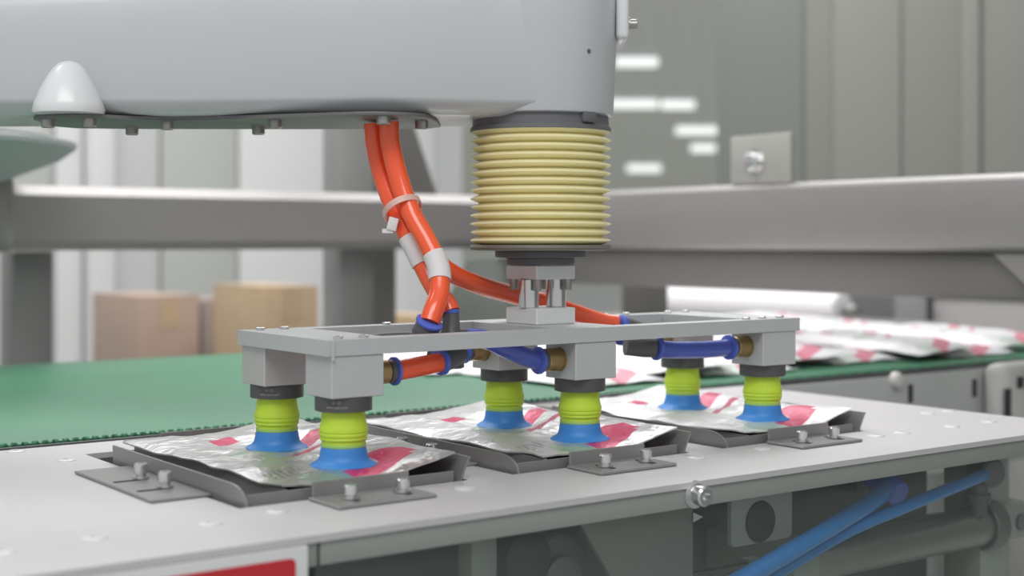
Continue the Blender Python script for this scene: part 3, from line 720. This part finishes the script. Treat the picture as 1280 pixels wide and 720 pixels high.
# vacuum blocks + cups
cup_proto = None
def text_mesh(body, size, r, z, m):
    cu = bpy.data.curves.new('t', 'FONT'); cu.body = body; cu.size = size; cu.align_x = 'CENTER'; cu.extrude = .00008
    to = bpy.data.objects.new('t', cu); COL.objects.link(to); bpy.context.view_layer.update()
    me = bpy.data.meshes.new_from_object(to.evaluated_get(bpy.context.evaluated_depsgraph_get()))
    bpy.data.objects.remove(to); me.materials.clear(); me.materials.append(m)
    a0 = math.atan2(-FD.y, -FD.x) - .12
    for v in me.vertices:
        a = a0 + v.co.x / r; rr = r + v.co.z + .0001
        v.co = (rr * math.cos(a), rr * math.sin(a), z + v.co.y)
    return me
for i, cx in enumerate(CXS):
    for j, cy in enumerate(ROWS):
        obj('vacuum_block', MB().box(cx - .0242, cx + .0242, cy - .0238, cy + .0208, .0697, GZ0 - .0001, .0007, 1), ALU if j == 0 else ALU_ROUGH, gr)
        if cup_proto is None:
            g = .0290
            prof = [(.0285, .0170), (.0288, .0178), (.0305, .0182), (.0325, .0180), (.0332, .0188), (.0345, .0196), (.0356, .0192), (.0362, .0190), (.0368, .0198), (.0383, .0201), (.0392, .0197), (.0398, .0196), (.0405, .0201), (.0425, .0201), (.0445, .0194), (.0475, .0187), (.0515, .0181), (.0560, .0177), (.0574, .0176)]
            cup = MB(); cup.lathe(prof, (0, 0), 40)
            co = obj('suction_cup', cup, CUP_GREEN, gr, (cx - gr.location.x, cy - gr.location.y, -gr.location.z), local=True)
            obj('neck_band', MB().lathe([(.0278, .0168), (.0279, .0184), (.0296, .0187), (.0305, .0183)], (0, 0), 40), CUP_GREEN_PALE, co, local=True)
            obj('cup_lip', MB().lathe([(.0125, .0240), (.0121, .0272), (.0129, .0276), (.0142, .0258), (.0160, .0224), (.0185, .0204), (.0220, .0194), (.0262, .0188), (.0277, .0182)], (0, 0), 40), CUP_BLUE, co, local=True)
            cr = obj('clamp_ring', MB().lathe([(.0575, .0225), (.0579, .0236), (.0690, .0236), (.0696, .0230)], (0, 0), 40), CAP_BLACK, co, local=True)
            l1 = bpy.data.objects.new('lettering', text_mesh('O 50', .0036, .0237, .0645, PRINT)); COL.objects.link(l1); l1.parent = co
            l2 = bpy.data.objects.new('lettering', text_mesh('www.piab.com', .0030, .0237, .0610, PRINT)); COL.objects.link(l2); l2.parent = co
            cup_proto = co
        else:
            c2 = copy_tree(cup_proto, gr); c2.location = (cx - gr.location.x, cy - gr.location.y, -gr.location.z)
            c2.rotation_euler = (0, 0, 0)
            if i == 1 or (i == 2): c2.rotation_euler = (0, 0, 2.2 + i)
# push-in fittings and tubes below the frame
def fitting(p, dx, name='brass_fitting', r=.0108, blue=True):
    """brass body from p along dx (unit), then dark sleeve and blue ring; returns the mouth"""
    p = Vector(p); d = Vector(dx)
    f = obj(name, MB().turned(p, p + d, [(0, r), (.002, r), (.002, r * .94), (.0165, r * .94), (.018, r * .8)], 20), BRASS, gr)
    e = p + d * .018
    obj('sleeve', MB().turned(e, e + d, [(0, r * .92), (.0045, r * .92)], 20), PLASTIC_BLACK, f)
    e += d * .0045
    obj('release_ring', MB().turned(e, e + d, [(0, r * .9), (.0008, r * 1.12), (.003, r * 1.12), (.0045, r * .86)], 20), BLUE_RING, f)
    return e + d * .002
ZF = .0875
m0 = fitting((CXS[0] + .0243, 0, ZF - .001), (1, 0, 0))
obj('orange_tube', MB().tube([m0, (.062, -.001, ZF + .0005), (.083, -.002, ZF + .003), (.0965, -.001, ZF + .0045)], .0086), ORANGE, gr)
e = Vector((.096, -.001, ZF + .0045))
el = obj('elbow', MB().turned(e, e + Vector((1, .35, .25)), [(0, .0095), (.012, .0102), (.026, .0095)], 20), PLASTIC_BLACK, gr)
obj('release_ring', MB().turned(e - Vector((.0035, 0, 0)), e + Vector((1, .1, .1)), [(0, .0098), (.0012, .0122), (.004, .0122), (.005, .009)], 20), BLUE_RING, el)
# black manifold in the opening
MX, MY = .130, .035
mf = obj('manifold', MB().lathe([(.082, .010), (.083, .0118), (.100, .0118), (.112, .011), (.116, .0085), (.131, .0072), (.1325, .0068)], (MX, MY), 24), PLASTIC_BLACK, gr)
obj('release_ring', MB().lathe([(.1315, .0069), (.132, .0076), (.1345, .0076), (.1355, .006)], (MX, MY), 24), BLUE_RING, mf)
obj('manifold_branch', MB().turned((MX, MY, .108), (MX + .03, MY + .002, .108), [(.006, .0085), (.022, .008), (.023, .0065)], 20), PLASTIC_BLACK, mf)
obj('release_ring', MB().turned((MX + .0225, MY + .0015, .108), (MX + 1, MY, .108), [(0, .0078), (.001, .009), (.004, .009), (.005, .006)], 20), BLUE_RING, mf)
obj('manifold_branch', MB().turned((MX, MY, .092), (MX - .03, MY - .0, .092), [(.004, .0095), (.02, .0095)], 20), PLASTIC_BLACK, mf)
# hose socket, tilted to the left hose
ha = at(536, 405, 1.226); hb = at(528, 424, 1.232)
hs = obj('hose_socket', MB().turned(hb, ha, [(0, .0105), (.006, .0118), ((ha - hb).length - .002, .0112), ((ha - hb).length, .010)], 24), PLASTIC_BLACK, gr)
da = (ha - hb).normalized()
obj('release_ring', MB().turned(ha - da * .0005, ha + da, [(0, .0100), (.0008, .0122), (.003, .0122), (.004, .0095)], 24), BLUE_RING, hs)
# blue tubes
m1 = fitting((CXS[1] - .0243, 0, ZF + .0002), (-1, 0, 0), r=.0112)
obj('blue_tube', MB().tube([m1, (.188, .001, ZF + .004), (.170, .006, ZF + .012), (.156, .016, ZF + .02), (.144, .028, ZF + .0215)], .0086), BLUE_HOSE, gr)
m2 = fitting((CXS[2] - .0243, 0, ZF + .001), (-1, 0, 0), r=.0112)
obj('blue_tube', MB().tube([m2, (.425, -.001, ZF + .0005), (.39, -.002, ZF + .001), (.362, -.001, ZF + .0025), (.346, .002, ZF + .005)], .0086), BLUE_HOSE, gr)
e = Vector((.3465, .002, ZF + .005))
el = obj('elbow', MB().turned(e, e + Vector((-1, .5, .1)), [(0, .0095), (.012, .0102), (.03, .0095)], 20), PLASTIC_BLACK, gr)
obj('release_ring', MB().turned(e + Vector((.004, -.001, 0)), e + Vector((-1, .2, .1)), [(0, .0098), (.0012, .0124), (.004, .0124), (.005, .009)], 20), BLUE_RING, el)
m3 = fitting((CXS[1] - .0243, ROWS[1], ZF + .001), (-1, 0, 0))
obj('blue_tube', MB().tube([m3, (.19, .118, ZF + .001), (.172, .105, ZF - .002), (.165, .088, ZF - .002), (.150, .06, ZF), (.139, .045, ZF + .002)], .0062), BLUE_HOSE, gr)
m4 = fitting((CXS[2] - .0243, ROWS[1], ZF + .001), (-1, 0, 0))
obj('blue_tube', MB().tube([m4, (.43, .118, ZF + .002), (.405, .112, ZF + .006), (.388, .102, ZF + .008)], .0086), BLUE_HOSE, gr)
m5 = fitting((CXS[0] + .0243, ROWS[1], ZF + .001), (1, 0, 0))
obj('blue_tube', MB().tube([m5, (.062, .118, ZF + .005), (.085, .105, ZF + .016), (.108, .075, ZF + .020), (.125, .047, ZF + .018)], .0062), PLASTIC_BLACK, gr)
# right-hand socket for the long hose
rc = Vector((.378, .09, .1085)); rd = Vector((1, -.1, -.32)).normalized()
rs = obj('hose_socket', MB().turned(rc + rd * .004, rc + rd, [(0, .0100), (.001, .0110), (.022, .0105), (.03, .009)], 24), PLASTIC_BLACK, gr)
obj('release_ring', MB().turned(rc - rd * .002, rc + rd, [(0, .0096), (.001, .0116), (.0045, .0116), (.006, .0095)], 24), BLUE_RING, rs)
obj('elbow', MB().lathe([(.080, .009), (.082, .0105), (.100, .0105), (.104, .008)], (.398, .088), 20), PLASTIC_BLACK, rs)
# spindle bracket
BXc, BYc = AX.x, AX.y
lowb = obj('mount_block', MB().box(BXc - .0235, BXc + .0235, BYc - .0245, BYc + .0245, GZ1 + .0001, .1325, .0009, 1), mat('mount_aluminium', (228, 229, 229), 0.35, 0.2, 0.03, 60), gr)
topb = obj('mount_block', MB().box(BXc - .0235, BXc + .0235, BYc - .0245, BYc + .0245, .1597, .1731, .0009, 1), mat('mount_aluminium', (228, 229, 229), 0.35, 0.2, 0.03, 60), gr)
for x in (-.0165, .0165):
    for y in (0,):
        obj('spacer_post', MB().turned((BXc + x * 1.0, BYc - .003 + y, .1326), (BXc + x, BYc - .003 + y, 1), [(0, .0092), (.0005, .0096), (.0265, .0096), (.027, .0092)], 28), SHINY, topb)
for (x, y) in ((-.018, .0185), (-.0185, -.019), (.0185, -.0185), (.0185, .0185)):
    obj('bolt', socket_bolt((BXc + x, BYc + y, .1596), (0, 0, -1), .0042, .0105), BOLT, topb)

# ================================================================== orange hoses
RH = .0092
pa = [at(486, 152.5, 1.283), at(488, 180, 1.283), at(497, 218, 1.281), at(512, 262, 1.273), at(533, 300, 1.262), at(548, 334, 1.252), at(549, 365, 1.241), at(543, 385, 1.232), at(537, 403, 1.2265)]
pb = [at(467, 154.5, 1.300), at(469, 180, 1.300), at(477, 216, 1.298), at(494, 262, 1.290), at(515, 303, 1.282), at(531, 336, 1.277), at(546, 364, 1.268), at(558, 380, 1.260), at(563, 391, 1.2565)]
pc = [at(477, 156.5, 1.318), at(479, 180, 1.318), at(488, 218, 1.316), at(505, 262, 1.308), at(528, 303, 1.305), at(556, 336, 1.312), at(595, 355, 1.345), at(640, 368, 1.388), at(680, 378, 1.412), at(718, 391, 1.432), at(752, 402, 1.443), at(771, 405, 1.447)]
def hose(pts, label, r=RH):
    m = MB(); m.tube(pts, r, 18, 10); path = list(m.path)
    o = solo('orange_hose', m, ORANGE, pts[-1], label, 'hose', 'orange air hoses'); return o, path
hA, PA = hose(pa, 'front orange hose ending in the tilted black socket on the gripper frame')
hB, PB = hose(pb, 'orange hose behind, ending in the upright black fitting with blue ring')
hC, PC = hose(pc, 'orange hose sweeping right behind the spindle posts')
def wrap(path, i0, i1, r, name, m, parent, flap=None):
    mb = MB(); mb.tube(path[i0:i1 + 1], r, 18, 2)
    return obj(name, mb, m, parent)
def nearest(path, q): return min(range(len(path)), key=lambda i: (path[i] - q).length)
i = nearest(PA, at(548, 338, 1.25)); 
l2 = wrap(PA, i - 6, i + 4, RH + .0011, 'tape_label', TAPE, hA)
i = nearest(PB, at(521, 313, 1.28)); l1 = wrap(PB, i - 5, i + 5, RH + .0011, 'tape_label', TAPE, hB)
# cable tie round the bundle
q = at(503, 262, 1.29); tdir = (PA[nearest(PA, at(518, 275, 1.27))] - PA[nearest(PA, at(504, 240, 1.28))]).normalized()
ax = (RD - tdir * RD.dot(tdir)).normalized(); ay = tdir.cross(ax).normalized()
ring = []
def loop(rx, ry, off): return [q + tdir * off + ax * (rx * math.cos(2 * math.pi * k / 36)) + ay * (ry * math.sin(2 * math.pi * k / 36)) for k in range(36)]
mb = MB()
R_ = [loop(.0172, .0282, -.0028), loop(.0172, .0282, .0028), loop(.0188, .0298, .0028), loop(.0188, .0298, -.0028)]
V = [[mb.bm.verts.new(p) for p in r] for r in R_]
for a in range(4):
    for k in range(36): mb.bm.faces.new((V[a][k], V[a][(k + 1) % 36], V[(a + 1) % 4][(k + 1) % 36], V[(a + 1) % 4][k]))
tie = obj('cable_tie', mb, TIE, hA)
hd = at(491, 280, 1.272)
obj('tie_head', MB().box(-.0045, .0045, -.003, .003, -.006, .006, .001, M=Matrix.Translation(hd) @ Matrix.Rotation(-(math.pi / 2 - AL), 4, 'Z') @ Matrix.Rotation(.25, 4, 'Y')), TAPE, tie)
obj('tie_tail', MB().box(-.006, .004, -.001, .001, -.0025, .0015, M=Matrix.Translation(at(486, 288, 1.272)) @ Matrix.Rotation(-(math.pi / 2 - AL), 4, 'Z')), TAPE, tie)

# ================================================================== things beyond the conveyor, right
# bench with a white film roll
bn = thing('packing_bench', (2.2, 1.66, FZ), 'grey bench beyond the belt carrying the white roll', 'bench')
obj('bench_top', MB().box(2.05, 2.55, 1.24, 2.15, -.06, -.0205, .004), POST_GREY, bn)
for (x, y) in ((2.1, 1.29), (2.5, 1.29), (2.1, 2.1), (2.5, 2.1)):
    obj('leg', MB().box(x - .025, x + .025, y - .025, y + .025, FZ, -.0605), POST_GREY, bn)
rl = thing('film_roll', (2.2, 1.66, -.02), 'long white film roll lying beyond the conveyor, out of focus', 'film roll')
obj('roll', MB().turned((2.2, 1.335, .021), (2.2, 2.02, .021), [(0, .036), (.003, .041), (.68, .041), (.683, .036)], 32), ROLL, rl)
obj('core', MB().turned((2.2, 1.29, .021), (2.2, 1.34, .021), [(0, .014), (.044, .014)], 20), POST_GREY, rl)
q = atx(1110, 392, 2.7)
t = thing('sealing_unit', (2.7, q.y, FZ), 'dark blurred machine unit beyond the belt right of the white roll', 'machine')
obj('cabinet', MB().box(2.62, 2.85, atx(1168, 390, 2.7).y, atx(1062, 390, 2.7).y, FZ, atx(1110, 366, 2.7).z, .01), mat('dark_machine', (96, 94, 96), .5), t)
obj('door', MB().box(2.612, 2.6195, atx(1160, 390, 2.62).y, atx(1120, 390, 2.62).y, -.5, .04, .003), mat('dark_door', (130, 128, 130), .5), t)
t = thing('side_bench', (2.75, .6, FZ), 'pale grey blurred cabinet beyond the belt at the right edge', 'cabinet')
obj('body', MB().box(2.64, 2.9, .1, atx(1175, 390, 2.7).y - .02, FZ, atx(1230, 372, 2.7).z, .006), mat('pale_cabinet', (168, 165, 164), .5), t)
obj('worktop', MB().box(2.63, 2.92, .09, atx(1175, 390, 2.7).y - .01, atx(1230, 372, 2.7).z + .0005, atx(1230, 366, 2.7).z, .003), mat('pale_worktop', (190, 188, 187), .5), t)
